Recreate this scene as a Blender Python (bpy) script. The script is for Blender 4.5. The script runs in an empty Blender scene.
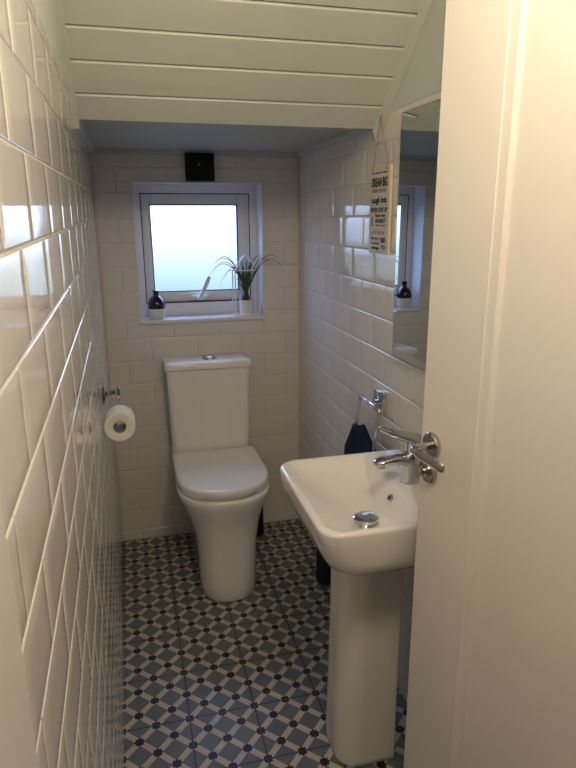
import bpy, bmesh, math, random
from mathutils import Vector, Matrix
random.seed(7)
SC = bpy.context.scene
COL = SC.collection
PI = math.pi
W, D = 0.866, 2.682            # width of the room, distance of the back wall
YD = 0.34                      # plane of the doorway

# ------------------------------------------------------------------ helpers
def lin(c):
    return tuple(((v/12.92) if v <= 0.04045 else ((v+0.055)/1.055)**2.4) for v in c)

def mat(name, col, rough=0.5, metal=0.0, spec=0.5, coat=0.0, bump=None, var=None, sheen=0.0, trans=0.0):
    m = bpy.data.materials.new(name); m.use_nodes = True
    nt = m.node_tree; b = nt.nodes['Principled BSDF']
    b.inputs['Base Color'].default_value = (*col, 1)
    b.inputs['Roughness'].default_value = rough
    b.inputs['Metallic'].default_value = metal
    b.inputs['Specular IOR Level'].default_value = spec
    b.inputs['Coat Weight'].default_value = coat
    b.inputs['Coat Roughness'].default_value = 0.05
    b.inputs['Sheen Weight'].default_value = sheen
    tc = nt.nodes.new('ShaderNodeTexCoord')
    if var:                                        # (scale, amount, stretch)
        n = nt.nodes.new('ShaderNodeTexNoise'); n.inputs['Scale'].default_value = var[0]
        n.inputs['Detail'].default_value = 4
        mp = nt.nodes.new('ShaderNodeMapping'); mp.inputs['Scale'].default_value = var[2] if len(var) > 2 else (1, 1, 1)
        nt.links.new(tc.outputs['Object'], mp.inputs['Vector']); nt.links.new(mp.outputs[0], n.inputs['Vector'])
        mx = nt.nodes.new('ShaderNodeMix'); mx.data_type = 'RGBA'
        mx.inputs[6].default_value = (*[v*(1-var[1]) for v in col], 1)
        mx.inputs[7].default_value = (*[min(1, v*(1+var[1])) for v in col], 1)
        nt.links.new(n.outputs['Fac'], mx.inputs[0]); nt.links.new(mx.outputs[2], b.inputs['Base Color'])
    if bump:                                       # (scale, strength, distance, stretch)
        n = nt.nodes.new('ShaderNodeTexNoise'); n.inputs['Scale'].default_value = bump[0]
        n.inputs['Detail'].default_value = 3
        mp = nt.nodes.new('ShaderNodeMapping'); mp.inputs['Scale'].default_value = bump[3] if len(bump) > 3 else (1, 1, 1)
        nt.links.new(tc.outputs['Object'], mp.inputs['Vector']); nt.links.new(mp.outputs[0], n.inputs['Vector'])
        bp = nt.nodes.new('ShaderNodeBump'); bp.inputs['Strength'].default_value = bump[1]
        bp.inputs['Distance'].default_value = bump[2]
        nt.links.new(n.outputs['Fac'], bp.inputs['Height']); nt.links.new(bp.outputs[0], b.inputs['Normal'])
    return m

def obj(name, bm, mats, parent=None, smooth=None, base=None):
    """link a bmesh given in world coordinates as ONE mesh object"""
    me = bpy.data.meshes.new(name)
    bmesh.ops.recalc_face_normals(bm, faces=bm.faces)
    if smooth is not None:
        for f in bm.faces: f.smooth = True
        for e in bm.edges:
            if len(e.link_faces) == 2 and e.calc_face_angle(0) > math.radians(smooth): e.smooth = False
    if parent is not None:
        r = parent
        while r.parent: r = r.parent
        off = Vector(r.location)
    else:
        if base is None:
            xs = [v.co for v in bm.verts]
            lo = Vector([min(v[i] for v in xs) for i in range(3)]); hi = Vector([max(v[i] for v in xs) for i in range(3)])
            base = ((lo.x+hi.x)/2, (lo.y+hi.y)/2, lo.z)
        off = Vector(base)
    for v in bm.verts: v.co -= off
    bm.to_mesh(me); bm.free()
    for m in (mats if isinstance(mats, (list, tuple)) else [mats]): me.materials.append(m)
    o = bpy.data.objects.new(name, me); COL.objects.link(o)
    if parent is not None: o.parent = parent
    else: o.location = off
    return o

def tag(o, label, cat, group=None, kind=None):
    o['label'] = label; o['category'] = cat
    if group: o['group'] = group
    if kind: o['kind'] = kind
    return o

def thing(name, label, cat, loc, kind=None):
    o = bpy.data.objects.new(name, None); COL.objects.link(o)
    o.location = loc; o.empty_display_size = 0.05
    return tag(o, label, cat, None, kind)

def box(bm, lo, hi, bev=0.0, seg=2, mi=0, M=None):
    t = bmesh.new()
    bmesh.ops.create_cube(t, size=1)
    lo, hi = Vector(lo), Vector(hi); c = (lo+hi)/2; s = hi-lo
    for v in t.verts: v.co = Vector((v.co.x*s.x, v.co.y*s.y, v.co.z*s.z)) + c
    if bev > 0: bmesh.ops.bevel(t, geom=t.edges[:], offset=bev, segments=seg, profile=0.5, affect='EDGES')
    merge(bm, t, mi, M)

def merge(bm, t, mi=0, M=None):
    if M is not None: bmesh.ops.transform(t, matrix=M, verts=t.verts)
    mp = {v: bm.verts.new(v.co) for v in t.verts}
    for f in t.faces:
        try:
            g = bm.faces.new([mp[v] for v in f.verts]); g.material_index = mi; g.smooth = f.smooth
        except ValueError: pass
    t.free()

def loft(bm, rings, cap0=True, cap1=True, mi=0, closed=True):
    vs = [[bm.verts.new(p) for p in r] for r in rings]
    n = len(vs[0])
    for a, b in zip(vs, vs[1:]):
        for i in range(n if closed else n-1):
            j = (i+1) % n
            try: bm.faces.new((a[i], a[j], b[j], b[i])).material_index = mi
            except ValueError: pass
    if cap0: bm.faces.new(list(reversed(vs[0]))).material_index = mi
    if cap1: bm.faces.new(vs[-1]).material_index = mi
    return vs

def frame_of(t):
    t = t.normalized(); a = Vector((0, 0, 1)) if abs(t.z) < 0.9 else Vector((1, 0, 0))
    u = t.cross(a).normalized(); return u, t.cross(u).normalized()

def tube(bm, pts, r, n=12, mi=0, flat=None, caps=True):
    """sweep a circle (or an ellipse: flat = (ru, rv) per point) along pts"""
    pts = [Vector(p) for p in pts]; rings = []
    u = None
    for i, p in enumerate(pts):
        t = (pts[min(i+1, len(pts)-1)] - pts[max(i-1, 0)])
        if u is None: u, v = frame_of(t)
        else:
            tt = t.normalized(); u = (u - tt*u.dot(tt)).normalized(); v = tt.cross(u).normalized()
        ru, rv = flat[i] if flat else ((r[i], r[i]) if isinstance(r, (list, tuple)) else (r, r))
        rings.append([p + u*(ru*math.cos(2*PI*k/n)) + v*(rv*math.sin(2*PI*k/n)) for k in range(n)])
    loft(bm, rings, caps, caps, mi)

def lathe(bm, prof, c, n=32, axis='z', mi=0, cap0=True, cap1=True):
    rings = []
    c = Vector(c)
    ax = {'x': (Vector((0, 1, 0)), Vector((0, 0, 1)), Vector((1, 0, 0))), 'y': (Vector((0, 0, 1)), Vector((1, 0, 0)), Vector((0, 1, 0))),
          'z': (Vector((1, 0, 0)), Vector((0, 1, 0)), Vector((0, 0, 1)))}[axis] if isinstance(axis, str) else axis
    for r, h in prof:
        rings.append([c + ax[2]*h + ax[0]*(r*math.cos(2*PI*k/n)) + ax[1]*(r*math.sin(2*PI*k/n)) for k in range(n)])
    loft(bm, rings, cap0, cap1, mi)

def bez(p0, p1, p2, p3, n=10):
    p0, p1, p2, p3 = map(Vector, (p0, p1, p2, p3)); out = []
    for i in range(n+1):
        t = i/n; out.append(p0*(1-t)**3 + p1*3*t*(1-t)**2 + p2*3*t*t*(1-t) + p3*t**3)
    return out

def rrect(x0, x1, y0, y1, z, rad, k=8, m=4):
    """rounded rectangle ring, counter-clockwise; rad = radii at (x0,y0),(x1,y0),(x1,y1),(x0,y1)"""
    cs = [(x0+rad[0], y0+rad[0], rad[0], PI), (x1-rad[1], y0+rad[1], rad[1], 1.5*PI), (x1-rad[2], y1-rad[2], rad[2], 0), (x0+rad[3], y1-rad[3], rad[3], .5*PI)]
    P = []
    for cx, cy, r, a0 in cs:
        P.append([Vector((cx + r*math.cos(a0 + .5*PI*i/k), cy + r*math.sin(a0 + .5*PI*i/k), z)) for i in range(k+1)])
    out = []
    for i in range(4):
        out += P[i]
        a, b = P[i][-1], P[(i+1) % 4][0]
        out += [a.lerp(b, j/(m+1)) for j in range(1, m+1)]
    return out

def text_mesh(s, size, M, mi, bm, squeeze=1.0, width=None, height=None):
    cu = bpy.data.curves.new('letters', 'FONT'); cu.body = s; cu.size = size
    cu.align_x = 'CENTER'; cu.align_y = 'CENTER'; cu.resolution_u = 2
    cu.offset = 0.05*size
    o = bpy.data.objects.new('letters', cu); COL.objects.link(o)
    dg = bpy.context.evaluated_depsgraph_get()
    me = bpy.data.meshes.new_from_object(o.evaluated_get(dg))
    t = bmesh.new(); t.from_mesh(me)
    xs = [v.co.x for v in t.verts]; ys = [v.co.y for v in t.verts]
    w, h = max(xs)-min(xs), max(ys)-min(ys); cx, cy = (max(xs)+min(xs))/2, (max(ys)+min(ys))/2
    for v in t.verts:
        v.co.x = (v.co.x-cx)*(width/w if width else 1); v.co.y = (v.co.y-cy)*(height/h if height else 1)
    merge(bm, t, mi, M)
    bpy.data.objects.remove(o); bpy.data.curves.remove(cu); bpy.data.meshes.remove(me)

# ------------------------------------------------------------------ materials
M_tile = mat('glazed_cream_tile', (0.71, 0.685, 0.645), 0.06, spec=0.55, bump=(30, 0.16, 0.0013), var=(9, 0.04))
M_grout = mat('cream_grout', (0.62, 0.585, 0.53), 0.8)
M_board = mat('sage_painted_boards', (0.60, 0.635, 0.575), 0.42, bump=(60, 0.25, 0.001, (0.15, 1.4, 1.4)), var=(14, 0.04, (0.15, 1, 1)))
M_gap_shade = mat('painted_gap_shade', (0.025, 0.025, 0.02), 0.9)  # shade in the grooves between ceiling boards, put into the backing colour
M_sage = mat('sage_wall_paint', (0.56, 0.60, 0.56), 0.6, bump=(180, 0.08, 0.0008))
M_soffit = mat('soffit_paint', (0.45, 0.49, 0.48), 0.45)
M_door = mat('white_satin_door_paint', (0.81, 0.785, 0.74), 0.38, bump=(70, 0.06, 0.001))
M_jamb = mat('white_gloss_woodwork', (0.73, 0.70, 0.69), 0.35)
M_hall = mat('cream_hall_paint', (0.38, 0.35, 0.31), 0.8)
M_carpet = mat('brown_carpet', (0.10, 0.08, 0.065), 0.95)
M_china = mat('white_vitreous_china', (0.85, 0.835, 0.80), 0.08, spec=0.55, coat=0.3)
M_plastic = mat('white_seat_plastic', (0.82, 0.80, 0.78), 0.2)
M_chrome = mat('polished_chrome', (0.62, 0.62, 0.62), 0.07, metal=1)
M_satin = mat('satin_nickel', (0.52, 0.49, 0.46), 0.22, metal=1)
M_dark = mat('dark_hole', (0.01, 0.01, 0.01), 0.6)
M_black = mat('black_plastic', (0.008, 0.012, 0.012), 0.4, spec=0.2)
M_upvc = mat('white_upvc', (0.76, 0.77, 0.80), 0.3)
M_seal_shade = mat('black_seal_and_shade', (0.02, 0.02, 0.025), 0.6)  # pane seal, and the shadow line painted around the sash
M_paper = mat('white_toilet_paper', (0.86, 0.82, 0.76), 0.95, bump=(300, 0.2, 0.0006))
M_card = mat('grey_cardboard', (0.42, 0.38, 0.34), 0.9)
M_towel = mat('navy_terry_cloth', (0.012, 0.019, 0.042), 0.95, bump=(420, 0.9, 0.002), spec=0.1)
M_navy = mat('navy_plastic', (0.012, 0.02, 0.05), 0.35)
M_signf = mat('whitewashed_sign_face', (0.66, 0.61, 0.53), 0.6, var=(40, 0.06))
M_wood = mat('pale_wood', (0.80, 0.68, 0.48), 0.6, var=(30, 0.08, (1, 1, 0.2)))
M_ink = mat('black_ink', (0.015, 0.014, 0.014), 0.7)
M_greyink = mat('grey_ink', (0.28, 0.25, 0.20), 0.7)
M_redink = mat('red_ink', (0.45, 0.05, 0.04), 0.7)
M_twine = mat('jute_twine', (0.40, 0.27, 0.14), 0.9)
M_leaf = mat('dark_green_leaf', (0.045, 0.085, 0.03), 0.45, var=(40, 0.3))
M_soil = mat('dark_soil', (0.03, 0.02, 0.014), 0.95, bump=(200, 1, 0.004))
M_bulb = mat('brown_bulb', (0.045, 0.028, 0.02), 0.7)
M_pot = mat('white_ceramic_pot', (0.80, 0.79, 0.77), 0.25)
M_wire = mat('white_painted_wire', (0.88, 0.88, 0.90), 0.4)
M_whiteglaze = mat('white_glaze', (0.75, 0.75, 0.75), 0.15)
M_blackglaze = mat('black_glaze', (0.008, 0.009, 0.012), 0.12)
M_hatch = mat('white_handle_plastic', (0.80, 0.80, 0.82), 0.25)

def mirror_mat():
    m = mat('mirror_silver', (0.66, 0.70, 0.68), 0.0, metal=1); return m
M_mirror = mirror_mat()
M_mirroredge = mat('mirror_backing_and_rim_reflection', (0.20, 0.24, 0.22), 0.2, metal=0.6)

def glass_mat():
    m = bpy.data.materials.new('frosted_pane'); m.use_nodes = True
    nt = m.node_tree; nt.nodes.clear()
    out = nt.nodes.new('ShaderNodeOutputMaterial')
    tr = nt.nodes.new('ShaderNodeBsdfTransparent'); tr.inputs[0].default_value = (0.93, 0.97, 0.97, 1)
    tl = nt.nodes.new('ShaderNodeBsdfTranslucent'); tl.inputs[0].default_value = (0.9, 0.95, 0.95, 1)
    gl = nt.nodes.new('ShaderNodeBsdfGlossy'); gl.inputs['Roughness'].default_value = 0.35
    m1 = nt.nodes.new('ShaderNodeMixShader'); m1.inputs[0].default_value = 0.08
    m2 = nt.nodes.new('ShaderNodeMixShader'); m2.inputs[0].default_value = 0.05
    nt.links.new(tr.outputs[0], m1.inputs[1]); nt.links.new(tl.outputs[0], m1.inputs[2])
    nt.links.new(m1.outputs[0], m2.inputs[1]); nt.links.new(gl.outputs[0], m2.inputs[2])
    nt.links.new(m2.outputs[0], out.inputs[0])
    return m
M_glass = glass_mat()

def floor_mat():
    m = bpy.data.materials.new('patterned_floor_tile'); m.use_nodes = True
    nt = m.node_tree; b = nt.nodes['Principled BSDF']; N = nt.nodes.new; L = nt.links.new
    tc = N('ShaderNodeTexCoord'); sp = N('ShaderNodeSeparateXYZ'); L(tc.outputs['Object'], sp.inputs[0])
    def mth(op, a, b2=None, c=None):
        n = N('ShaderNodeMath'); n.operation = op
        for i, v in enumerate((a, b2, c)):
            if v is None: continue
            if isinstance(v, (int, float)): n.inputs[i].default_value = v
            else: L(v, n.inputs[i])
        return n.outputs[0]
    a = 0.1
    X = mth('DIVIDE', mth('SUBTRACT', sp.outputs[0], 0.20158), a)      # in pattern units
    Y = mth('DIVIDE', mth('SUBTRACT', sp.outputs[1], 1.7389), a)
    U = mth('ADD', X, Y); V = mth('SUBTRACT', X, Y)                    # lattice nodes at integer U, V
    fu = mth('SUBTRACT', U, mth('ROUND', U)); fv = mth('SUBTRACT', V, mth('ROUND', V))
    au = mth('ABSOLUTE', fu); av = mth('ABSOLUTE', fv)
    bar = mth('LESS_THAN', mth('MINIMUM', au, av), 0.13)
    # eight-pointed dots
    r = mth('SQRT', mth('ADD', mth('MULTIPLY', fu, fu), mth('MULTIPLY', fv, fv)))
    th = mth('ARCTAN2', fv, fu)
    rad = mth('ADD', 0.198, mth('MULTIPLY', mth('COSINE', mth('MULTIPLY', th, 8)), 0.022))
    dot = mth('LESS_THAN', r, rad)
    # joints between the 20 cm tiles
    X2 = mth('DIVIDE', X, 2); Y2 = mth('DIVIDE', Y, 2)
    jx = mth('LESS_THAN', mth('ABSOLUTE', mth('SUBTRACT', X2, mth('ROUND', X2))), 0.011)
    jy = mth('LESS_THAN', mth('ABSOLUTE', mth('SUBTRACT', Y2, mth('ROUND', Y2))), 0.011)
    joint = mth('MAXIMUM', jx, jy)
    def mix(f, c1, c2):
        n = N('ShaderNodeMix'); n.data_type = 'RGBA'; L(f, n.inputs[0])
        for i, c in ((6, c1), (7, c2)):
            if isinstance(c, tuple): n.inputs[i].default_value = (*c, 1)
            else: L(c, n.inputs[i])
        return n.outputs[2]
    nz = N('ShaderNodeTexNoise'); nz.inputs['Scale'].default_value = 6; L(tc.outputs['Object'], nz.inputs['Vector'])
    sq = mix(nz.outputs['Fac'], (0.095, 0.116, 0.122), (0.150, 0.170, 0.176))
    c = mix(bar, sq, (0.50, 0.435, 0.37))
    c = mix(dot, c, (0.010, 0.010, 0.011))
    c = mix(joint, c, (0.045, 0.043, 0.042))
    L(c, b.inputs['Base Color']); b.inputs['Roughness'].default_value = 0.36; b.inputs['Specular IOR Level'].default_value = 0.35
    bp = N('ShaderNodeBump'); bp.inputs['Strength'].default_value = 0.5; bp.inputs['Distance'].default_value = 0.001; bp.invert = True
    L(joint, bp.inputs['Height']); L(bp.outputs[0], b.inputs['Normal'])
    return m
M_floor = floor_mat()

# ------------------------------------------------------------------ the tiled walls
ROW0, ROWH, GAP = 0.050, 0.1018, 0.0024
TL = 0.2025
def wave(u, v, s):
    return (math.sin(u*61+s*1.7)*math.sin(v*53+s*2.9) + 0.6*math.sin(u*97-v*71+s*5.1) + 0.5*math.sin(v*140+s*3.3))*0.00007

def tile_patch(bm, place, u0, u1, v0, v1, seed, T=0.0016, mi=1):
    """one hand-made tile: raised, softly rounded at the edges, slightly wavy and out of true"""
    rnd = random.Random(seed)
    w, h = u1-u0, v1-v0
    if w < 0.008 or h < 0.008: return
    tu, tv, ts = rnd.gauss(0, 0.0008), rnd.gauss(0, 0.0012), rnd.random()*50
    e = [0, 0.0010, 0.003]
    us = sorted(set([x for x in e if x < w/2] + [w-x for x in e if x < w/2] + [w*k/6 for k in range(1, 6) if 0.008 < w*k/6 < w-0.008]))
    vs = sorted(set([x for x in e if x < h/2] + [h-x for x in e if x < h/2] + [h*k/4 for k in range(1, 4) if 0.008 < h*k/4 < h-0.008]))
    G = []
    for a in us:
        row = []
        for b in vs:
            ed = min(a, w-a, b, h-b)
            f = 0.0 if ed <= 1e-6 else (0.78 if ed < 0.002 else 1.0)
            hh = f*(T + tu*(a-w/2) + tv*(b-h/2) + wave(a, b, ts)) if f else 0.0
            if 0 < f < 1: hh = 0.8*(T + tu*(a-w/2) + tv*(b-h/2))
            row.append(bm.verts.new(place(u0+a, v0+b, hh)))
        G.append(row)
    for i in range(len(us)-1):
        for j in range(len(vs)-1):
            f = bm.faces.new((G[i][j], G[i+1][j], G[i+1][j+1], G[i][j+1])); f.material_index = mi; f.smooth = True

def cut(r, h):
    """rectangle r minus hole h"""
    u0, u1, v0, v1 = r; a0, a1, b0, b1 = h
    if u1 <= a0 or u0 >= a1 or v1 <= b0 or v0 >= b1: return [r]
    out = []
    if v0 < b0: out.append((u0, u1, v0, b0))
    if v1 > b1: out.append((u0, u1, b1, v1))
    lo, hi = max(v0, b0), min(v1, b1)
    if u0 < a0: out.append((u0, a0, lo, hi))
    if u1 > a1: out.append((a1, u1, lo, hi))
    return out

def tiles(bm, place, ua, ub, top, off_odd, off_even, seed, hole=None):
    k = -1
    while True:
        v0 = ROW0+ROWH*k; v1 = v0+ROWH
        if v0 >= top: break
        off = off_odd if k % 2 else off_even
        i = math.floor((ua-off)/TL)
        while off+i*TL < ub:
            r = (max(ua, off+i*TL+GAP/2), min(ub, off+(i+1)*TL-GAP/2), max(0.0, v0+GAP/2), min(top, v1-GAP/2))
            if r[1]-r[0] > 0.008 and r[3]-r[2] > 0.008:
                for q in (cut(r, hole) if hole else [r]):
                    tile_patch(bm, place, *q, seed=seed+k*100+i)
            i += 1
        k += 1

def lx(y): return 0.0065*(D-y)                     # the left wall leans in a little towards the doorway
bm = bmesh.new()
def pl_left(u, v, h): return Vector((lx(u)-0.0016+h, u, v+0.018*(u-D)))
tiles(bm, pl_left, 0.456, D, 1.806, 0.90-0.0, 0.9-TL/2, 1000)
loft(bm, [[(-0.14, y, -0.1), (lx(y)-0.0016, y, -0.1), (lx(y)-0.0016, y, 2.6), (-0.14, y, 2.6)] for y in (YD+0.01, D+0.15)], mi=0)
wl = obj('wall_left', bm, [M_grout, M_tile], base=(0, 1.5, 0))
bm = bmesh.new()                                    # painted upper part above the tiles
loft(bm, [[(lx(y)-0.006, y, z0+0.018*(y-D)), (lx(y)-0.001, y, z0+0.018*(y-D)), (lx(y)-0.001, y, 2.5), (lx(y)-0.006, y, 2.5)] for y, z0 in ((0.456, 1.808), (1.84, 1.808))])
obj('painted_upper', bm, M_sage, wl)

bm = bmesh.new()
def pl_right(u, v, h): return Vector((W+0.0016-h, u, v))
tiles(bm, pl_right, YD+0.02, 1.81, 1.757, 1.70, 1.80, 5000)
tiles(bm, pl_right, 1.8115, D, 1.742, 1.70, 1.80, 7000)
box(bm, (W+0.0016, YD+0.01, -0.1), (W+0.14, D+0.15, 2.6), mi=0)
wr = obj('wall_right', bm, [M_grout, M_tile], base=(W, 1.5, 0))
bm = bmesh.new()
box(bm, (W+0.0005, YD+0.02, 1.760), (W+0.006, 1.80, 2.5))
obj('painted_upper', bm, M_sage, wr)

WX0, WX1, WZ0, WZ1 = 0.150, 0.700, 1.043, 1.620   # the window opening
bm = bmesh.new()
def pl_back(u, v, h): return Vector((u, D+0.0016-h, v))
tiles(bm, pl_back, 0.004, W-0.004, 1.735, 0.09, 0.189, 9000, hole=(WX0, WX1, WZ0, WZ1))
y0, y1 = D+0.0016, D+0.20
for lo, hi in (((-0.1, -0.1), (WX0, 2.6)), ((WX1, -0.1), (W+0.1, 2.6)), ((WX0, -0.1), (WX1, WZ0)), ((WX0, WZ1), (WX1, 2.6))):
    box(bm, (lo[0], y0, lo[1]), (hi[0], y1, hi[1]), mi=0)
wb = obj('wall_back', bm, [M_grout, M_tile], base=(W/2, D, 0))

# floor (the small room) and the hall the photograph is taken from
bm = bmesh.new(); box(bm, (-0.12, YD, -0.08), (W+0.12, D+0.15, 0.0))
fl = obj('floor', bm, M_floor, base=(0, 0, 0))
bm = bmesh.new(); box(bm, (-1.3, -1.7, -0.08), (2.2, YD, 0.0))
hf = obj('floor_hall', bm, M_carpet)

# ------------------------------------------------------------------ sloped boarded ceiling, soffit, mouldings
SY, SZ, SK = 1.812, 1.7245, 0.87                    # lower edge of the slope and its rise towards the doorway
ang = math.atan(SK); sl = Vector((0, -math.cos(ang), math.sin(ang))); sn = Vector((0, -math.sin(ang), -math.cos(ang)))
bm = bmesh.new()
def slopebox(s0, s1, n0, n1, x0, x1, mi, bev=0.0):
    t = bmesh.new(); bmesh.ops.create_cube(t, size=1)
    for v in t.verts:
        s = s0 if v.co.y < 0 else s1; n = n0 if v.co.z < 0 else n1
        v.co = Vector((x0 if v.co.x < 0 else x1, SY, SZ)) + sl*s + sn*n
    if bev: bmesh.ops.bevel(t, geom=t.edges[:], offset=bev, segments=2, profile=0.5, affect='EDGES')
    merge(bm, t, mi)
BW = [0.083, 0.093, 0.087, 0.089] + [0.088]*7
s = 0.0
for w in BW:
    prof = [(s, -0.014), (s, -0.0008), (s+0.0008, 0.0), (s+w-0.0095, 0.0), (s+w-0.0085, -0.0006), (s+w-0.0045, -0.0055), (s+w-0.0045, -0.014)]
    loft(bm, [[Vector((x, SY, SZ)) + sl*a + sn*n_ for a, n_ in prof] for x in (-0.005, W+0.002)])
    s += w
slopebox(-0.0, s, -0.03, -0.0125, -0.02, W+0.02, 1)
TOPY, TOPZ = SY - s*math.cos(ang), SZ + s*math.sin(ang)
box(bm, (-0.02, YD, TOPZ-0.005), (W+0.02, TOPY+0.02, TOPZ+0.03), mi=0)
# closing box over the slope and the lower soffit so that no daylight leaks in
box(bm, (-0.10, YD+0.01, TOPZ+0.03), (W+0.10, D+0.15, TOPZ+0.12), mi=0)
ce = obj('ceiling', bm, [M_board, M_gap_shade], base=(W/2, 1.5, 1.73))
bm = bmesh.new()
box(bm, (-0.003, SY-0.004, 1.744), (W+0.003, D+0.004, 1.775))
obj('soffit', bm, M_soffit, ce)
bm = bmesh.new()                                    # small cove along the top of the back and side walls
def cove(bm, a, b, n, r=0.017):
    a, b, n = Vector(a), Vector(b), Vector(n); up = Vector((0, 0, 1))
    prof = [(0, 0), (r, 0), (r*0.82, -r*0.35), (r*0.35, -r*0.82), (0, -r)]
    loft(bm, [[p + n*q[0] + up*q[1] for q in prof] for p in (a, b)])
cove(bm, (0.0, D-0.0005, 1.744), (W, D-0.0005, 1.744), (0, -1, 0), 0.02)
cove(bm, (0.004, SY+0.01, 1.744), (0.001, D, 1.744), (1, 0, 0))
cove(bm, (W-0.001, SY+0.01, 1.744), (W-0.001, D, 1.744), (-1, 0, 0))
tag(obj('trim_1', bm, M_soffit), 'small painted cove moulding around the low soffit edges', 'moulding', kind='structure')
def slope_trim(name, x0, x1, depth):
    global bm
    bm = bmesh.new(); slopebox(-0.004, 1.0, 0.0, depth, x0, x1, 0, 0.002)
    return obj(name, bm, M_board)
tag(slope_trim('trim_2', W-0.010, W+0.001, 0.046), 'painted trim strip along the slope on the right wall', 'moulding', kind='structure')
tag(slope_trim('trim_3', 0.0, 0.017, 0.026), 'painted trim strip along the slope on the left wall', 'moulding', kind='structure')

# doorway: jambs, head, hall walls and ceiling
JX0, JX1, HZ = 0.016, 0.805, 2.14
bm = bmesh.new()
box(bm, (-0.10, 0.17, 0), (JX0-0.0005, 0.4545, HZ+0.03), 0.004)
box(bm, (JX1, 0.26, 0), (W+0.10, YD+0.03, HZ+0.03), 0.004)
box(bm, (-0.09, 0.19, HZ), (W+0.09, YD+0.02, HZ+0.05), 0.004)
tag(obj('trim_4', bm, M_jamb), 'white painted door lining at the left edge of the picture', 'door frame', kind='structure')
bm = bmesh.new()
box(bm, (-1.4, 0.20, 0), (-0.085, YD-0.02, 2.6)); box(bm, (W+0.085, 0.27, 0), (2.3, YD, 2.6)); box(bm, (-0.10, 0.20, HZ+0.04), (W+0.10, YD-0.02, 2.6))
obj('wall_hall_front', bm, M_hall)
for nm, lo, hi in (('wall_hall_left', (-1.4, -1.7, 0), (-1.3, 0.30, 2.6)), ('wall_hall_right', (2.2, -1.7, 0), (2.3, 0.34, 2.6)), ('wall_hall_back', (-1.4, -1.8, 0), (2.3, -1.7, 2.6))):
    bm = bmesh.new(); box(bm, lo, hi); obj(nm, bm, M_hall)
bm = bmesh.new(); box(bm, (-1.4, -1.8, 2.45), (2.3, 0.34, 2.55)); obj('ceiling_hall', bm, M_hall)
for o in list(COL.objects):
    if o.parent is None and 'label' not in o: o['kind'] = 'structure'

# ------------------------------------------------------------------ window
win = thing('window_1', 'small white framed window with a bright frosted pane', 'window', (0.425, D, WZ0), 'structure')
YF = D+0.098
def ring_frame(bm, x0, x1, z0, z1, wl_, wr_, wb_, wt_, y0, y1, bev=0.003):
    box(bm, (x0, y0, z0), (x0+wl_, y1, z1), bev); box(bm, (x1-wr_, y0, z0), (x1, y1, z1), bev)
    box(bm, (x0+wl_-0.001, y0, z0), (x1-wr_+0.001, y1, z0+wb_), bev); box(bm, (x0+wl_-0.001, y0, z1-wt_), (x1-wr_+0.001, y1, z1), bev)
bm = bmesh.new()
ring_frame(bm, WX0+0.001, WX1-0.001, WZ0+0.004, WZ1-0.001, 0.038, 0.046, 0.060, 0.046, YF, YF+0.06)
obj('window_frame', bm, M_upvc, win, 40)
bm = bmesh.new()
ring_frame(bm, 0.186, 0.658, 1.107, 1.577, 0.038, 0.052, 0.048, 0.046, YF+0.014, YF+0.05, 0.006)
sash = obj('sash', bm, M_upvc, win, 40)
bm = bmesh.new()
ring_frame(bm, 0.222, 0.608, 1.153, 1.533, 0.004, 0.004, 0.004, 0.005, YF+0.0135, YF+0.03, 0.0)
obj('rubber_seal', bm, M_seal_shade, sash)
bm = bmesh.new()
ring_frame(bm, 0.1835, 0.6605, 1.1045, 1.5795, 0.004, 0.004, 0.004, 0.004, YF-0.0006, YF+0.02, 0.0)  # dark ring added to paint the shadow outline around the sash
obj('sash_outline_shade', bm, M_seal_shade, sash)
bm = bmesh.new()
v = [bm.verts.new(p) for p in ((0.218, YF+0.032, 1.149), (0.612, YF+0.032, 1.149), (0.612, YF+0.032, 1.537), (0.218, YF+0.032, 1.537))]; bm.faces.new(v)
obj('pane', bm, M_glass, win)
bm = bmesh.new()                                    # sill board and reveal lining
box(bm, (WX0-0.004, D-0.012, WZ0-0.014), (WX1+0.004, YF+0.03, WZ0+0.004), 0.003)
obj('window_sill', bm, M_upvc, win, 40)
bm = bmesh.new()
box(bm, (WX0, D-0.003, WZ0+0.004), (WX0+0.004, YF+0.02, WZ1), 0.001); box(bm, (WX1-0.004, D-0.003, WZ0+0.004), (WX1, YF+0.02, WZ1), 0.001)
box(bm, (WX0, D-0.003, WZ1-0.004), (WX1, YF+0.02, WZ1), 0.001)
obj('reveal_lining', bm, M_upvc, win)
bm = bmesh.new()
box(bm, (0.384, YF-0.003, 1.115), (0.458, YF+0.015, 1.137), 0.005)
hb = obj('handle_base', bm, M_hatch, win, 40)
bm = bmesh.new()
lathe(bm, [(0.011, 0), (0.011, -0.022), (0.007, -0.026)], (0.420, YF-0.002, 1.126), 16, 'y')
tube(bm, [(0.416, YF-0.022, 1.118), (0.420, YF-0.026, 1.126), (0.434, YF-0.028, 1.155), (0.454, YF-0.030, 1.195), (0.465, YF-0.029, 1.219), (0.467, YF-0.029, 1.223)], 0, 16, flat=[(0.008, 0.006), (0.0105, 0.008), (0.012, 0.008), (0.0135, 0.008), (0.011, 0.007), (0.005, 0.004)])
obj('window_handle', bm, M_hatch, win, 50)

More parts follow.
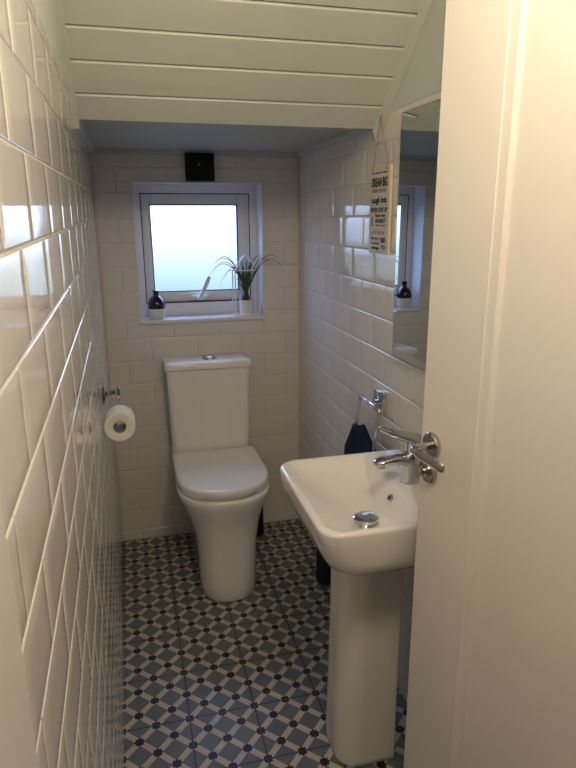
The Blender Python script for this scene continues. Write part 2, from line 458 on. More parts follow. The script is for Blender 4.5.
# black square unit above the window
vt = thing('wall_vent', 'black square vent unit on the tiles above the window', 'vent', (0.4325, D, 1.622))
bm = bmesh.new()
ring_frame(bm, 0.373, 0.492, 1.622, 1.734, 0.018, 0.018, 0.018, 0.018, D-0.030, D-0.0005, 0.003)
obj('surround', bm, M_black, vt)
bm = bmesh.new(); box(bm, (0.389, D-0.020, 1.638), (0.476, D-0.001, 1.718), 0.002)
box(bm, (0.401, D-0.023, 1.650), (0.464, D-0.019, 1.706), 0.002)
obj('cover', bm, M_black, vt)
bm = bmesh.new(); lathe(bm, [(0.0036, -0.0), (0.0034, -0.003), (0.001, -0.004)], (0.430, D-0.022, 1.688), 16, 'y')  # pale dot added as a painted glint on the black cover
tg = obj('painted_glint', bm, M_whiteglaze, vt, 40); tg['label'] = 'tiny pale dot painted as a glint'

# ------------------------------------------------------------------ toilet
TX = 0.425
to = thing('toilet', 'white close-coupled toilet with lid down under the window', 'toilet', (TX, 2.36, 0))
def dring(cx, hw, yf, yb, z, hf=None, n=40, p=2.4, hb=None):
    """D-shaped ring: rounded front (towards -y), straight sides to the back"""
    hb = hw if hb is None else hb
    hf = hw*1.05 if hf is None else hf
    out = []
    for i in range(n+1):
        a = PI*i/n
        c, s_ = math.cos(a), math.sin(a)
        x = cx - hw*math.copysign(abs(c)**(2/p), c); y = yf + hf - hf*abs(s_)**(2/p)
        out.append(Vector((x, y, z)))
    for i in range(1, 6): out.append(Vector((cx+hw+(hb-hw)*i/6, yf+hf+(yb-yf-hf)*i/6, z)))
    for i in range(0, 9): out.append(Vector((cx+hb-2*hb*i/8, yb, z)))
    for i in range(5, 0, -1): out.append(Vector((cx-hw-(hb-hw)*i/6, yf+hf+(yb-yf-hf)*i/6, z)))
    return out
bm = bmesh.new()
YB = 2.674
prof = [(0.000, 0.1115, 2.088), (0.004, 0.114, 2.086), (0.05, 0.115, 2.088), (0.11, 0.1165, 2.091), (0.17, 0.119, 2.095), (0.22, 0.123, 2.097), (0.27, 0.130, 2.094),
        (0.315, 0.140, 2.086), (0.352, 0.153, 2.076), (0.383, 0.166, 2.066), (0.408, 0.1775, 2.058), (0.425, 0.1840, 2.054), (0.436, 0.1855, 2.053), (0.443, 0.183, 2.055), (0.446, 0.178, 2.060)]
rings = [dring(TX+0.003*(z < 0.3), hw, yf, YB, z, hf=(0.14 if z < 0.3 else 0.14+0.5*(z-0.3)), hb=min(hw, 0.175)) for z, hw, yf in prof]
loft(bm, rings)
obj('pan', bm, M_china, to, 60)
def seat_ring(z, ins, yb=2.508): return dring(TX, 0.184-ins, 2.056+ins, yb-ins*0.4, z, hf=0.20, p=2.25)
bm = bmesh.new(); loft(bm, [seat_ring(0.4415, 0.012), seat_ring(0.4435, 0.009), seat_ring(0.4610, 0.0085), seat_ring(0.4675, 0.009)])
obj('seat', bm, M_plastic, to, 50)
bm = bmesh.new(); loft(bm, [seat_ring(0.4535, 0.0045), seat_ring(0.4555, 0.0015), seat_ring(0.4810, 0.0015), seat_ring(0.4865, 0.0045), seat_ring(0.4890, 0.010), seat_ring(0.4900, 0.022), seat_ring(0.4915, 0.07), seat_ring(0.4920, 0.12)])
obj('seat_lid', bm, M_plastic, to, 60)
for s_ in (-1, 1):
    bm = bmesh.new(); lathe(bm, [(0.0, -0.022), (0.009, -0.022), (0.010, -0.02), (0.010, 0.02), (0.009, 0.022), (0.0, 0.022)], (TX+s_*0.150, 2.517, 0.463), 16, 'x', cap0=False, cap1=False)
    obj('hinge', bm, M_chrome, to, 40)
bm = bmesh.new()
CX = 0.420
def crect(z, hw, y0, ins=0.0, r=0.022): return rrect(CX-hw+ins, CX+hw-ins, y0+ins, YB+0.004-ins, z, (r, r, 0.006, 0.006), 6, 3)
loft(bm, [crect(0.436, 0.168, 2.530), crect(0.480, 0.1715, 2.524), crect(0.62, 0.1745, 2.521), crect(0.76, 0.1765, 2.521), crect(0.848, 0.180, 2.519), crect(0.850, 0.180, 2.519, 0.004)])
ci = obj('cistern', bm, M_china, to, 50)
bm = bmesh.new()
loft(bm, [crect(0.8505, 0.182, 2.516, 0.005), crect(0.853, 0.1855, 2.512), crect(0.870, 0.1855, 2.512), crect(0.878, 0.1855, 2.512, 0.003), crect(0.882, 0.1855, 2.512, 0.010), crect(0.884, 0.1855, 2.512, 0.03), crect(0.8845, 0.1855, 2.512, 0.06)])
cl = obj('cistern_lid', bm, M_china, to, 60)
bm = bmesh.new()
lathe(bm, [(0.032, 0), (0.032, 0.004), (0.029, 0.007), (0.025, 0.0065), (0.024, 0.011), (0.016, 0.0145), (0.0, 0.0155)], (CX+0.010, 2.578, 0.8842), 32, 'z', cap1=False)
o = obj('flush_button', bm, M_chrome, cl, 50); o['label'] = 'round chrome flush button'

# toilet brush behind the pan
tb = thing('toilet_brush', 'black toilet brush in its holder on the floor behind the toilet', 'toilet brush', (0.6185, 2.598, 0))
bm = bmesh.new(); lathe(bm, [(0.044, 0.0), (0.0465, 0.003), (0.0465, 0.012), (0.044, 0.02), (0.042, 0.19), (0.040, 0.194), (0.012, 0.196)], (0.6185, 2.598, 0), 28)
obj('holder', bm, M_black, tb, 40)
bm = bmesh.new(); tube(bm, [(0.6185, 2.598, 0.18), (0.6185, 2.598, 0.36)], [0.006, 0.007], 12)
obj('handle', bm, M_black, tb, 40)

# ------------------------------------------------------------------ wash basin on pedestal
ZR = 0.803
BX0, BX1, BY0, BY1 = 0.484, W-0.0015, 1.112, 1.560
BYC = 1.336
ws = thing('pedestal_basin', 'white rectangular wash basin on a pedestal against the right wall', 'basin', (0.70, BYC, 0))
def bring(z, i0, i1, iy, rf=0.055, rb=0.012): return rrect(BX0+i0, BX1-i1, BY0+iy, BY1-iy, z, (rf, rb, rb, rf), 10, 6)
def iring(z, x0, x1, y0, y1, rf, rb): return rrect(x0, x1, y0, y1, z, (rf, rb, rb, rf), 10, 6)
bm = bmesh.new()
R_ = [bring(0.668, 0.115, 0.010, 0.085, 0.05, 0.02), bring(0.670, 0.085, 0.006, 0.055, 0.055, 0.02), bring(0.678, 0.052, 0.003, 0.028, 0.06, 0.015), bring(0.693, 0.034, 0.0, 0.015, 0.06),
      bring(0.714, 0.021, 0.0, 0.009, 0.058), bring(0.740, 0.011, 0.0, 0.005, 0.056), bring(0.775, 0.004, 0.0, 0.002), bring(0.793, 0.0005, 0.0, 0.0003), bring(0.799, 0.001, 0.0, 0.001), bring(0.8025, 0.004, 0.0015, 0.004), bring(ZR+0.0008, 0.010, 0.006, 0.009, 0.050),
      iring(ZR+0.0005, BX0+0.016, 0.762, BY0+0.015, BY1-0.015, 0.047, 0.012),
      iring(ZR-0.0015, BX0+0.021, 0.752, BY0+0.019, BY1-0.019, 0.045, 0.014),
      iring(ZR-0.006, BX0+0.025, 0.747, BY0+0.023, BY1-0.023, 0.044, 0.016),
      iring(ZR-0.018, BX0+0.038, 0.7425, BY0+0.031, BY1-0.036, 0.046, 0.008),
      iring(ZR-0.034, BX0+0.060, 0.7370, BY0+0.044, BY1-0.058, 0.050, 0.007),
      iring(ZR-0.050, BX0+0.086, 0.7315, BY0+0.060, BY1-0.086, 0.052, 0.007),
      iring(ZR-0.064, BX0+0.112, 0.7265, BY0+0.082, BY1-0.118, 0.050, 0.008),
      iring(ZR-0.074, BX0+0.132, 0.7210, BY0+0.108, BY1-0.146, 0.045, 0.015),
      iring(ZR-0.0785, BX0+0.142, 0.7170, BY0+0.125, BY1-0.160, 0.040, 0.018),
      iring(ZR-0.083, BX0+0.153, 0.700, BY0+0.150, BY1-0.178, 0.03, 0.02),
      iring(ZR-0.086, 0.636, 0.678, 1.279, 1.321, 0.0199, 0.0199)]
loft(bm, R_)
ba = obj('basin', bm, M_china, ws, 75)
bm = bmesh.new()
DC = (0.657, 1.300, ZR-0.0855)
lathe(bm, [(0.0335, -0.002), (0.0345, 0.001), (0.031, 0.004), (0.024, 0.0035)], DC, 36)
o = obj('waste_flange', bm, M_chrome, ba, 40)
bm = bmesh.new(); lathe(bm, [(0.027, 0.003), (0.0285, 0.011), (0.0320, 0.0125), (0.0335, 0.0155), (0.0325, 0.0185), (0.029, 0.0205), (0.018, 0.0225), (0.0, 0.0235)], DC, 36, cap1=False)
o = obj('waste_plug', bm, M_chrome, ba, 40); o['label'] = 'domed chrome click waste plug'
# overflow ring on the sloping inner wall below the tap
t = bmesh.new()
lathe(t, [(0.0, 0.0008), (0.0062, 0.0012), (0.0066, 0.0045), (0.0082, 0.0055), (0.0102, 0.0045), (0.0112, 0.0)], (0, 0, 0), 24, 'x', cap0=False, cap1=False)
bm = bmesh.new()
Mo = Matrix.Translation((0.7345, 1.325, ZR-0.036)) @ Matrix.Rotation(math.radians(180), 4, 'Z') @ Matrix.Rotation(math.radians(-19), 4, 'Y')
merge(bm, t, 0, Mo)
for f in bm.faces:
    if (f.calc_center_median()-Vector((0.7345, 1.325, ZR-0.036))).length < 0.0055: f.material_index = 1
obj('overflow_ring', bm, [M_chrome, M_dark], ba, 40)
# pedestal
bm = bmesh.new()
def pring(z, x0, hw, g=0.0): return rrect(x0+0.024+g, 0.743, BYC-hw+g, BYC+hw-g, z, (0.062, 0.004, 0.004, 0.062), 10, 3)
loft(bm, [pring(0.0, 0.562, 0.088, 0.002), pring(0.004, 0.559, 0.0895), pring(0.02, 0.558, 0.0895), pring(0.25, 0.562, 0.088), pring(0.5, 0.566, 0.087), pring(0.64, 0.566, 0.088), pring(0.674, 0.563, 0.092)])
obj('pedestal', bm, M_china, ws, 50)
# mixer tap
TP = Vector((0.794, BYC, ZR))
bm = bmesh.new()
rings = []
for z, x0, hx, hy in ((0.0, 0.0, 0.0300, 0.0265), (0.003, 0.0, 0.0300, 0.0265), (0.02, 0.001, 0.0275, 0.0245), (0.042, 0.001, 0.0262, 0.0235), (0.058, 0.0, 0.0272, 0.0235), (0.070, -0.002, 0.0275, 0.0235), (0.078, -0.001, 0.0250, 0.0225), (0.083, 0.0, 0.0200, 0.0200)):
    rings.append([TP+Vector((x0+hx*math.cos(2*PI*k/32), hy*math.sin(2*PI*k/32), z)) for k in range(32)])
loft(bm, rings)
tube(bm, [TP+Vector(p) for p in ((0.004, 0, 0.060), (-0.018, 0, 0.0625), (-0.035, 0, 0.0660), (-0.055, 0, 0.0675), (-0.078, 0, 0.0655), (-0.095, 0, 0.0620), (-0.1015, 0, 0.0595), (-0.1035, 0, 0.058))], 0, 24,
     flat=[(0.022, 0.020), (0.0220, 0.0185), (0.0218, 0.0145), (0.0215, 0.0110), (0.021, 0.0090), (0.019, 0.0080), (0.015, 0.006), (0.010, 0.004)])
lathe(bm, [(0.0115, 0.0), (0.0115, -0.011), (0.010, -0.012), (0.0, -0.008)], TP+Vector((-0.086, 0, 0.058)), 20, cap1=False)
tp = obj('tap', bm, M_chrome, ws, 50)
bm = bmesh.new()
lathe(bm, [(0.0190, 0.0), (0.0185, 0.012), (0.0200, 0.028), (0.0215, 0.036), (0.0190, 0.043), (0.0, 0.046)], TP+Vector((0, 0, 0.080)), 28, cap1=False)
tube(bm, [TP+Vector(p) for p in ((0.024, 0, 0.104), (0.016, 0, 0.112), (-0.004, 0, 0.1195), (-0.028, 0, 0.127), (-0.053, 0, 0.137), (-0.076, 0, 0.147), (-0.089, 0, 0.153), (-0.092, 0, 0.154))], 0, 20,
     flat=[(0.014, 0.012), (0.020, 0.017), (0.021, 0.0165), (0.020, 0.0135), (0.0185, 0.0105), (0.017, 0.0080), (0.014, 0.0060), (0.006, 0.003)])
obj('lever', bm, M_chrome, tp, 50)

# ------------------------------------------------------------------ towel ring and towel
tr = thing('towel_ring', 'square chrome towel ring on the right wall above the basin', 'towel ring', (W, 1.695, 0.88))
bm = bmesh.new()
box(bm, (W-0.020, 1.664, 0.876), (W+0.0005, 1.728, 0.944), 0.002)
obj('wall_plate', bm, M_chrome, tr, 40)
bm = bmesh.new(); box(bm, (W-0.052, 1.686, 0.901), (W-0.012, 1.704, 0.917), 0.002)
obj('arm', bm, M_chrome, tr, 40)
bm = bmesh.new()
RX, RZ = W-0.046, 0.909
q = [(RX, 1.775, RZ-0.008), (RX, 1.772, RZ), (RX, 1.765, RZ+0.002), (RX, 1.625, RZ+0.002), (RX, 1.618, RZ), (RX, 1.615, RZ-0.008), (RX-0.018, 1.615, RZ-0.145), (RX-0.019, 1.618, RZ-0.153), (RX-0.019, 1.625, RZ-0.155),
     (RX-0.019, 1.765, RZ-0.155), (RX-0.019, 1.772, RZ-0.153), (RX-0.018, 1.775, RZ-0.145)]
tube(bm, q+[q[0]], 0.0058, 12)
obj('ring', bm, M_chrome, tr, 60)
bm = bmesh.new()
n = 26
TXC, TZT = RX-0.019, RZ-0.1455                      # the bar the towel hangs over
def towel_ring_pts(s_):
    # s_: 0 .. 1 down the drape; returns ring of points in plan of a gathered towel
    pts = []
    z = TZT+0.052-0.30*s_
    wy = 0.050+0.075*min(1, s_*4)+0.012*s_; wx = 0.018+0.026*min(1, s_*4)
    for i in range(36):
        a = 2*PI*i/36
        f = 1+0.13*math.sin(a*5+s_*2)+0.06*math.sin(a*9)
        py = 1.722-0.036*min(1, s_*4)+wy*math.sin(a)*f
        pz = z+0.008*math.sin(a*3+1)*(1-s_)
        py = max(py, 1.568)
        pts.append(Vector((TXC+0.001+wx*math.cos(a)*f, py, pz)))
    return pts
top = [[Vector((TXC, 1.722, TZT+0.062)).lerp(p, k) for p in towel_ring_pts(0.0)] for k in (0.12, 0.5, 0.85)]
for k, r in enumerate(top):
    for p in r: p.z = TZT+(0.062, 0.058, 0.053)[k]
loft(bm, top+[towel_ring_pts(i/32) for i in range(33)])
o = obj('hand_towel', bm, M_towel, None, 80)
tag(o, 'navy blue hand towel hanging through the chrome ring behind the basin', 'towel')

# ------------------------------------------------------------------ mirror and hanging sign
mi_ = thing('mirror', 'tall frameless mirror on the tiled wall beside the hanging sign', 'mirror', (W, 1.33, 1.08))
MY0, MY1, MZ0, MZ1 = 1.06, 1.602, 1.080, 1.737
def yz_ring(x, ins, tilt=0.023):
    return [Vector((x-tilt*(y-MY0), y, z)) for y, z in ((MY0+ins, MZ0+ins), (MY1-ins, MZ0+ins), (MY1-ins, MZ1-ins), (MY0+ins, MZ1-ins))]
bm = bmesh.new(); loft(bm, [yz_ring(W-0.0015, 0.001, 0.0), yz_ring(W-0.006, 0.0)], cap1=False)
obj('backing', bm, M_mirroredge, mi_)
bm = bmesh.new(); loft(bm, [yz_ring(W-0.006, 0.0), yz_ring(W-0.0068, 0.0018)], cap0=False, cap1=False)  # dark reflection of the bevel, put into this thin strip's colour
obj('painted_rim_reflection', bm, M_mirroredge, mi_)
bm = bmesh.new(); loft(bm, [yz_ring(W-0.0068, 0.0018), yz_ring(W-0.0088, 0.024)], cap0=False, cap1=False)
obj('bevelled_border', bm, M_mirror, mi_)
bm = bmesh.new(); bm.faces.new([bm.verts.new(p) for p in yz_ring(W-0.0088, 0.024)])
obj('mirror_glass', bm, M_mirror, mi_)

SY0, SY1, SZ0, SZ1 = 1.677, 1.826, 1.364, 1.616
sg = thing('hanging_sign', 'small whitewashed wooden sign of black lettering hung on twine beside the mirror', 'sign', (W, 1.753, SZ0))
SXF = W-0.0115
bm = bmesh.new(); box(bm, (SXF, SY0, SZ0), (W-0.002, SY1, SZ1), 0.0012)
for f in bm.faces:
    if f.calc_center_median().x < SXF+0.0003: f.material_index = 1
bo = obj('board', bm, [M_wood, M_signf], sg)
bm = bmesh.new()
def put(s_, z, h, w=0.115, yc=1.753, mi=0):
    # text plane: reads left to right along -y seen from the room (facing -x)
    z, h = z*0.252/0.234, h*0.252/0.234
    M = Matrix.Translation((SXF-0.0004, yc, SZ1-z)) @ Matrix(((0, 0, -1, 0), (-1, 0, 0, 0), (0, 1, 0, 0), (0, 0, 0, 1)))
    text_mesh(s_, 0.02, M, mi, bm, width=w, height=h)
put("do it with your heart", 0.0175, 0.0075, 0.118)
put("DREAM BIG", 0.0415, 0.026, 0.118)
put("SOMETIMES LATE AT NIGHT", 0.064, 0.011, 0.112, mi=1)
put("Laugh lots", 0.091, 0.022, 0.115)
put("NEVER GIVE UP", 0.1145, 0.0125, 0.128)
put("Enjoy Every", 0.131, 0.012, 0.082, 1.736)
put("MOMENT", 0.1445, 0.012, 0.078, 1.736)
put("make it count", 0.156, 0.005, 0.078, 1.736)
put("&", 0.144, 0.03, 0.022, 1.800, mi=1)
put("LOVE THIS LIFE", 0.176, 0.0095, 0.100, mi=1)
put("Find joy in", 0.193, 0.010, 0.068, 1.772, mi=0)
put("the simple", 0.206, 0.009, 0.066, 1.772, mi=0)
put("things", 0.219, 0.011, 0.062, 1.772, mi=0)
put("BE", 0.196, 0.015, 0.034, 1.712); put("YOU", 0.215, 0.013, 0.036, 1.712)
for zz in (0.006, 0.110, 0.131, 0.179, 0.246):     # thin ruled lines between the texts
    box(bm, (SXF-0.0004, SY0+0.006, SZ1-zz-0.0004), (SXF, SY1-0.006, SZ1-zz+0.0004), mi=1)
put("*", 0.081, 0.006, 0.006, 1.752, mi=2)
o = obj('lettering', bm, [M_ink, M_greyink, M_redink], bo); o['label'] = 'black and grey printed lettering'
bm = bmesh.new()
NZ = (W-0.014, 1.757, 1.751)
for yy in (1.700, 1.808):
    a = Vector((SXF-0.001, yy, SZ1-0.010)); b_ = Vector((SXF+0.004, yy, SZ1+0.003))
    tube(bm, [a, Vector((SXF-0.002, yy, SZ1-0.001)), b_] + [b_.lerp(Vector(NZ), k/4) for k in range(1, 5)], 0.0014, 8)
    bmesh.ops.create_icosphere(bm, subdivisions=2, radius=0.003, matrix=Matrix.Translation(a))
bmesh.ops.create_icosphere(bm, subdivisions=2, radius=0.0042, matrix=Matrix.Translation(NZ))
o = obj('cord', bm, M_twine, sg, 60); o['label'] = 'brown jute twine cord'

# ------------------------------------------------------------------ toilet roll holder and roll
RYF, RYB, RC = 1.862, 1.950, (0.056, 0.8425)
rh = thing('toilet_roll_holder', 'chrome toilet roll holder fixed to the left wall', 'toilet roll holder', (0.005, 1.955, 0.93))
bm = bmesh.new(); box(bm, (0.003, 1.926, 0.897), (0.018, 1.988, 0.958), 0.002)
obj('wall_plate', bm, M_chrome, rh, 40)
bm = bmesh.new(); box(bm, (0.015, 1.947, 0.921), (0.052, 1.967, 0.938), 0.002); box(bm, (0.048, 1.943, 0.913), (0.064, 1.971, 0.946), 0.003)
obj('arm', bm, M_chrome, rh, 40)
bm = bmesh.new()
zr_ = RC[1]+0.019-0.0052
tube(bm, [(0.056, 1.957, 0.925), (0.0565, 1.9565, 0.895), (0.0562, 1.957, zr_+0.006), (0.056, 1.953, zr_), (0.056, 1.945, zr_), (0.056, RYF-0.001, zr_)], 0.0042, 12)
bmesh.ops.create_uvsphere(bm, u_segments=16, v_segments=10, radius=0.0062, matrix=Matrix.Translation((0.056, RYF-0.006, zr_)))
o = obj('rod', bm, M_chrome, rh, 60)
bm = bmesh.new()
n = 48
lathe(bm, [(0.020, RYF+0.001), (0.0215, RYF), (0.0455, RYF), (0.0475, RYF+0.002), (0.0475, RYB-0.002), (0.0455, RYB), (0.0215, RYB), (0.020, RYB-0.001)], (RC[0], 0, RC[1]), n, 'y', cap0=False, cap1=False)
ro = obj('toilet_roll', bm, M_paper, None, 40)
tag(ro, 'white toilet roll hanging on the chrome holder by the left wall', 'toilet roll')
bm = bmesh.new()
lathe(bm, [(0.0200, RYF+0.0015), (0.0200, RYB-0.0015), (0.0190, RYB-0.0015), (0.0190, RYF+0.0015), (0.0200, RYF+0.0015)], (RC[0], 0, RC[1]), n, 'y', cap0=False, cap1=False)
o = obj('cardboard_core', bm, M_card, ro, 40); o['label'] = 'grey cardboard core'

# ------------------------------------------------------------------ things on the window sill
ZS = WZ0+0.0042
bt = thing('bottle', 'round black and white glazed bottle at the left end of the window sill', 'bottle', (0.224, 2.708, ZS))
bm = bmesh.new()
lathe(bm, [(a*1.07, b*1.12) for a, b in [(0.0, 0.0), (0.024, 0.0), (0.029, 0.004), (0.0325, 0.016), (0.0345, 0.030), (0.0350, 0.042)]], (0.224, 2.708, ZS), 36, cap0=False, cap1=False)
o = obj('white_base', bm, M_whiteglaze, bt, 50); o['label'] = 'white glazed lower part'
bm = bmesh.new()
lathe(bm, [(a*1.07, b*1.12) for a, b in [(0.0350, 0.042), (0.0345, 0.056), (0.031, 0.070), (0.024, 0.081), (0.015, 0.088), (0.0115, 0.092), (0.011, 0.104), (0.013, 0.106), (0.013, 0.110), (0.009, 0.112), (0.0, 0.111)]], (0.224, 2.708, ZS), 36, cap0=False, cap1=False)
o = obj('black_top', bm, M_blackglaze, bt, 50); o['label'] = 'black glazed shoulder and neck'

PX, PY = 0.625, 2.722
pp = thing('potted_plant', 'grassy green plant in a white pot at the right end of the window sill', 'plant', (PX, PY, ZS))
bm = bmesh.new()
lathe(bm, [(0.0, 0.0), (0.027, 0.0), (0.029, 0.002), (0.0315, 0.066), (0.032, 0.068), (0.030, 0.068), (0.0295, 0.060), (0.0, 0.060)], (PX, PY, ZS), 36, cap0=False, cap1=False)
obj('pot', bm, M_pot, pp, 40)
bm = bmesh.new(); lathe(bm, [(0.0285, 0.056), (0.028, 0.064), (0.015, 0.067), (0.0, 0.068)], (PX, PY, ZS), 28, cap1=False)
obj('soil', bm, M_soil, pp, 60)
bm = bmesh.new(); lathe(bm, [(0.010, 0.062), (0.017, 0.072), (0.016, 0.084), (0.009, 0.098), (0.005, 0.108), (0.0, 0.109)], (PX, PY, ZS), 20, cap1=False)
obj('bulb', bm, M_bulb, pp, 60)
bm = bmesh.new()
def blade(p0, pts, w):
    P = bez(p0, *pts, n=14); L_, R2 = [], []
    for i, p in enumerate(P):
        t_ = (P[min(i+1, 14)]-P[max(i-1, 0)]).normalized()
        side = t_.cross(Vector((0, 1, 0.2)))
        side = side.normalized() if side.length > 0.05 else Vector((1, 0, 0))
        f = w*(1-(i/14)**2.2)*0.5+0.0002
        dv = Vector((0, 0.0009, 0))*(1-(i/14))
        L_.append([p-side*f, p-dv, p+side*f, p+dv])
    loft(bm, L_)
rb = random.Random(11)
targets = [(-0.178, -0.03, 0.165, 0.17), (-0.160, -0.01, 0.205, 0.14), (-0.150, 0.01, 0.185, 0.13), (-0.125, -0.03, 0.130, 0.16), (-0.095, 0.01, 0.160, 0.11), (-0.135, 0.02, 0.215, 0.13), (-0.065, -0.02, 0.140, 0.10),
           (0.150, -0.085, 0.225, 0.13), (0.165, -0.08, 0.190, 0.17), (0.110, -0.05, 0.215, 0.10), (0.080, -0.03, 0.240, 0.05), (0.055, 0.0, 0.230, 0.04)]
for dx, dy, dz, arch in targets:
    p0 = Vector((PX+rb.uniform(-.004, .004), PY+rb.uniform(-.004, .004), ZS+0.096))
    tip = Vector((PX+dx, min(D+0.07, max(PY+dy, D-0.08)), ZS+dz))
    blade(p0, (p0+Vector((dx*0.12, dy*0.7, 0.085)), p0+Vector((dx*0.55, dy*1.0, dz-0.04+arch*0.55)), tip), 0.0042)
for i in range(44):
    a = rb.uniform(0, 2*PI); sp = rb.uniform(0.005, 0.052); h = rb.uniform(0.11, 0.215)
    p0 = Vector((PX+rb.uniform(-.006, .006), PY+rb.uniform(-.005, .005), ZS+0.090))
    tip = Vector((PX+sp*math.cos(a), PY+sp*0.8*math.sin(a), ZS+h+0.04))
    blade(p0, (p0+Vector((0, 0, 0.04)), p0.lerp(tip, 0.6)+Vector((sp*0.3*math.cos(a), 0, 0.01)), tip), 0.0062)
obj('leaves', bm, M_leaf, pp, 70)

# white wire house frame standing around the pot
bm = bmesh.new()
fx0, fx1, fy0, fy1 = 0.572, 0.678, D+0.002, D+0.078
zt = 1.249; apex = Vector((0.626, (fy0+fy1)/2, 1.318)); r_ = 0.0029
cor = [(fx0, fy0), (fx1, fy0), (fx1, fy1), (fx0, fy1)]
for i, (cx_, cy_) in enumerate(cor):
    tube(bm, [(cx_, cy_, ZS+0.0005), (cx_, cy_, zt)], r_, 8); tube(bm, [(cx_, cy_, zt), apex], r_, 8)
    nx = cor[(i+1) % 4]
    tube(bm, [(cx_, cy_, zt), (*nx, zt)], r_, 8); tube(bm, [(cx_, cy_, ZS+r_+0.0005), (*nx, ZS+r_+0.0005)], r_, 8)
o = obj('wire_house_frame', bm, M_wire, None, 60)
tag(o, 'white wire house-shaped frame standing around the plant pot', 'ornament')

# small navy bottle on the floor by the right wall
nb = thing('floor_bottle', 'small navy container on the floor behind the basin pedestal', 'container', (0.824, 2.128, 0))
bm = bmesh.new(); lathe(bm, [(0.0, 0.0), (0.034, 0.0), (0.038, 0.004), (0.038, 0.17), (0.034, 0.19), (0.018, 0.205), (0.0, 0.206)], (0.824, 2.128, 0), 28, cap0=False, cap1=False)
obj('body', bm, M_navy, nb, 40)
bm = bmesh.new(); lathe(bm, [(0.016, 0.203), (0.016, 0.235), (0.012, 0.240), (0.0, 0.240)], (0.824, 2.128, 0), 24, cap1=False)
obj('cap', bm, M_navy, nb, 40)

# ------------------------------------------------------------------ the open door
E0 = Vector((0.6826, 1.075, 0)); dd = Vector((0.115, -0.9934, 0)); nn = Vector((-0.9934, -0.115, 0))   # edge, towards the hinge, out of the face
MD = Matrix(((dd.x, nn.x, 0, E0.x), (dd.y, nn.y, 0, E0.y), (0, 0, 1, 0), (0, 0, 0, 1)))              # (s, n, z) -> world
DW, DH = 0.735, 2.03
dr = thing('door_1', 'white painted panel door standing open at the right', 'door', (E0.x, E0.y, 0), 'structure')
bm = bmesh.new()
# face with a sunk panel framed by a moulding: rings in (s, z)
def srect(s0, s1, z0, z1, n_): return [Vector((s0, n_, z0)), Vector((s1, n_, z0)), Vector((s1, n_, z1)), Vector((s0, n_, z1))]
t = bmesh.new()
PS0, PS1, PZ0, PZ1 = 0.168, DW-0.168, 0.22, 1.86
def pin(i, n_): return srect(PS0+i, PS1-i, PZ0+i, PZ1-i, n_)
loft(t, [srect(0.001, DW-0.001, 0.006, DH-0.001, -0.040), srect(0, DW, 0.005, DH, -0.039), srect(0, DW, 0.005, DH, -0.0015), srect(0.0015, DW-0.0015, 0.0065, DH-0.0015, 0.0),
         pin(0, 0.0), pin(0.0008, -0.002), pin(0.004, -0.0025), pin(0.0205, -0.0035), pin(0.0225, -0.005), pin(0.0255, -0.0095), pin(0.029, -0.0105)])
merge(bm, t, 0, MD)
obj('door_leaf', bm, M_door, dr, 12)
def disc(bm, s_, z, prof, n=36, mi=0):
    c = MD @ Vector((s_, 0, z)); lathe(bm, prof, c, n, axis=(dd, Vector((0, 0, 1)), nn), mi=mi, cap1=False)
bm = bmesh.new()
disc(bm, 0.043, 1.027, [(0.0255, 0.0002), (0.0262, 0.002), (0.0262, 0.008), (0.0240, 0.0102), (0.0222, 0.0098), (0.0215, 0.0080), (0.010, 0.0080), (0.0095, 0.0102), (0.0, 0.0102)])
dh = obj('door_handle', bm, M_satin, dr, 30)
bm = bmesh.new()
P = [MD @ Vector(p) for p in ((0.043, 0.006, 1.027), (0.043, 0.030, 1.027), (0.0445, 0.046, 1.0275), (0.055, 0.0535, 1.0275), (0.072, 0.0555, 1.027), (0.105, 0.055, 1.026), (0.135, 0.053, 1.0255), (0.150, 0.052, 1.0255), (0.153, 0.052, 1.0255))]
tube(bm, P, 0, 18, flat=[(0.0085, 0.0085)]*2+[(0.0085, 0.0085), (0.0080, 0.0085), (0.0068, 0.0092), (0.0050, 0.0108), (0.0046, 0.0112), (0.0040, 0.0085), (0.002, 0.004)])
obj('lever', bm, M_satin, dh, 50)
bm = bmesh.new()
disc(bm, 0.036, 0.970, [(0.0255, 0.0002), (0.0262, 0.002), (0.0262, 0.008), (0.0240, 0.0102), (0.0222, 0.0098), (0.0215, 0.0080), (0.013, 0.0078), (0.012, 0.0100), (0.0095, 0.0104), (0.0, 0.0100)])
tt = obj('thumbturn_rose', bm, M_satin, dr, 30)
bm = bmesh.new()
disc(bm, 0.036, 0.970, [(0.0075, 0.009), (0.0075, 0.016), (0.006, 0.0185), (0.0, 0.019)])
t = bmesh.new(); box(t, (0.0335, 0.015, 0.959), (0.0385, 0.024, 0.981), 0.002); merge(bm, t, 0, MD)
obj('thumbturn', bm, M_satin, tt, 40)

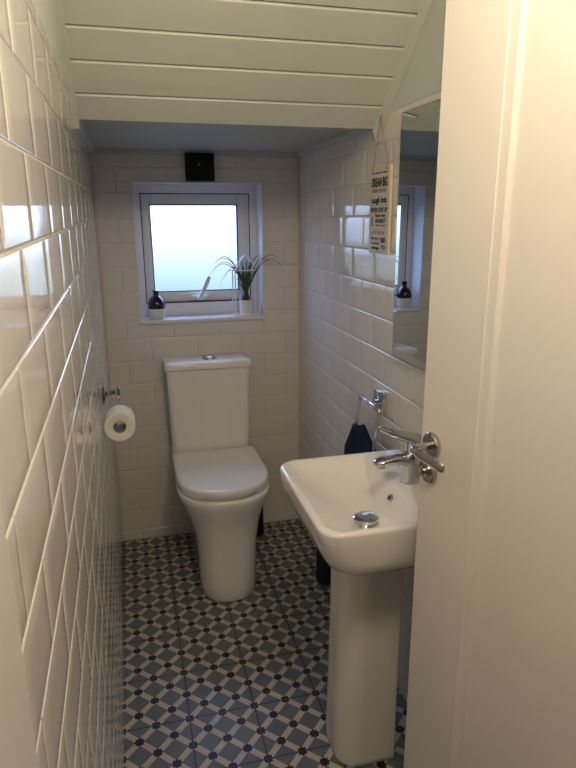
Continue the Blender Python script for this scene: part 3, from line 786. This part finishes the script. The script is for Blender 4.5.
# ------------------------------------------------------------------ light
w_ = bpy.data.worlds.new('sky'); SC.world = w_; w_.use_nodes = True
nt = w_.node_tree; bg = nt.nodes['Background']
tc = nt.nodes.new('ShaderNodeTexCoord'); sp = nt.nodes.new('ShaderNodeSeparateXYZ'); rp = nt.nodes.new('ShaderNodeValToRGB')
mr = nt.nodes.new('ShaderNodeMapRange'); mr.inputs['From Min'].default_value = -0.16; mr.inputs['From Max'].default_value = 0.20
nt.links.new(tc.outputs['Generated'], sp.inputs[0]); nt.links.new(sp.outputs[2], mr.inputs['Value']); nt.links.new(mr.outputs[0], rp.inputs[0])
el = rp.color_ramp.elements
el[0].position = 0.0; el[0].color = (0.008, 0.014, 0.018, 1)
el[1].position = 1.0; el[1].color = (0.40, 0.54, 1.0, 1)
for p_, c_ in ((0.12, (0.045, 0.073, 0.078)), (0.30, (0.105, 0.136, 0.165)), (0.46, (0.22, 0.28, 0.44))):
    e = el.new(p_); e.color = (*c_, 1)
nt.links.new(rp.outputs[0], bg.inputs['Color']); bg.inputs['Strength'].default_value = 9.0

lp = bpy.data.lights.new('hall_lamp', 'POINT'); lp.energy = 23; lp.color = (1.0, 0.81, 0.60); lp.shadow_soft_size = 0.12
lo_ = bpy.data.objects.new('hall_lamp', lp); COL.objects.link(lo_); lo_.location = (0.42, 0.42, 2.08)

po = bpy.data.lights.new('window_portal', 'AREA'); po.shape = 'RECTANGLE'; po.size = 0.39; po.size_y = 0.39
po.cycles.is_portal = True
pob = bpy.data.objects.new('window_portal', po); COL.objects.link(pob)
pob.location = (0.415, YF+0.03, 1.343); pob.rotation_euler = (math.radians(-90), 0, 0)

# ------------------------------------------------------------------ camera
f_, pit, yaw, rol = 604.345, 0.26510, 0.25188, 0.005652
fw = Vector((math.sin(yaw)*math.cos(pit), math.cos(yaw)*math.cos(pit), -math.sin(pit)))
rt = Vector((math.cos(yaw), -math.sin(yaw), 0)); dn = fw.cross(rt)
r2 = rt*math.cos(rol) + dn*math.sin(rol); d2 = -rt*math.sin(rol) + dn*math.cos(rol)
cam = bpy.data.cameras.new('camera'); cam.sensor_fit = 'VERTICAL'; cam.sensor_height = 24.0
cam.lens = f_/768*24.0; cam.clip_start = 0.01
co = bpy.data.objects.new('camera', cam); COL.objects.link(co)
co.matrix_world = Matrix(((r2.x, -d2.x, -fw.x, 0.12036), (r2.y, -d2.y, -fw.y, 0.0), (r2.z, -d2.z, -fw.z, 1.46486), (0, 0, 0, 1)))
SC.camera = co

SC.view_settings.view_transform = 'Standard'; SC.view_settings.look = 'None'
SC.view_settings.gamma = 1.0; SC.view_settings.use_curve_mapping = False; SC.view_settings.exposure = 0.0
SC.cycles.max_bounces = 10; SC.cycles.diffuse_bounces = 6; SC.cycles.glossy_bounces = 5; SC.cycles.transparent_max_bounces = 12
SC.cycles.sample_clamp_indirect = 6.0
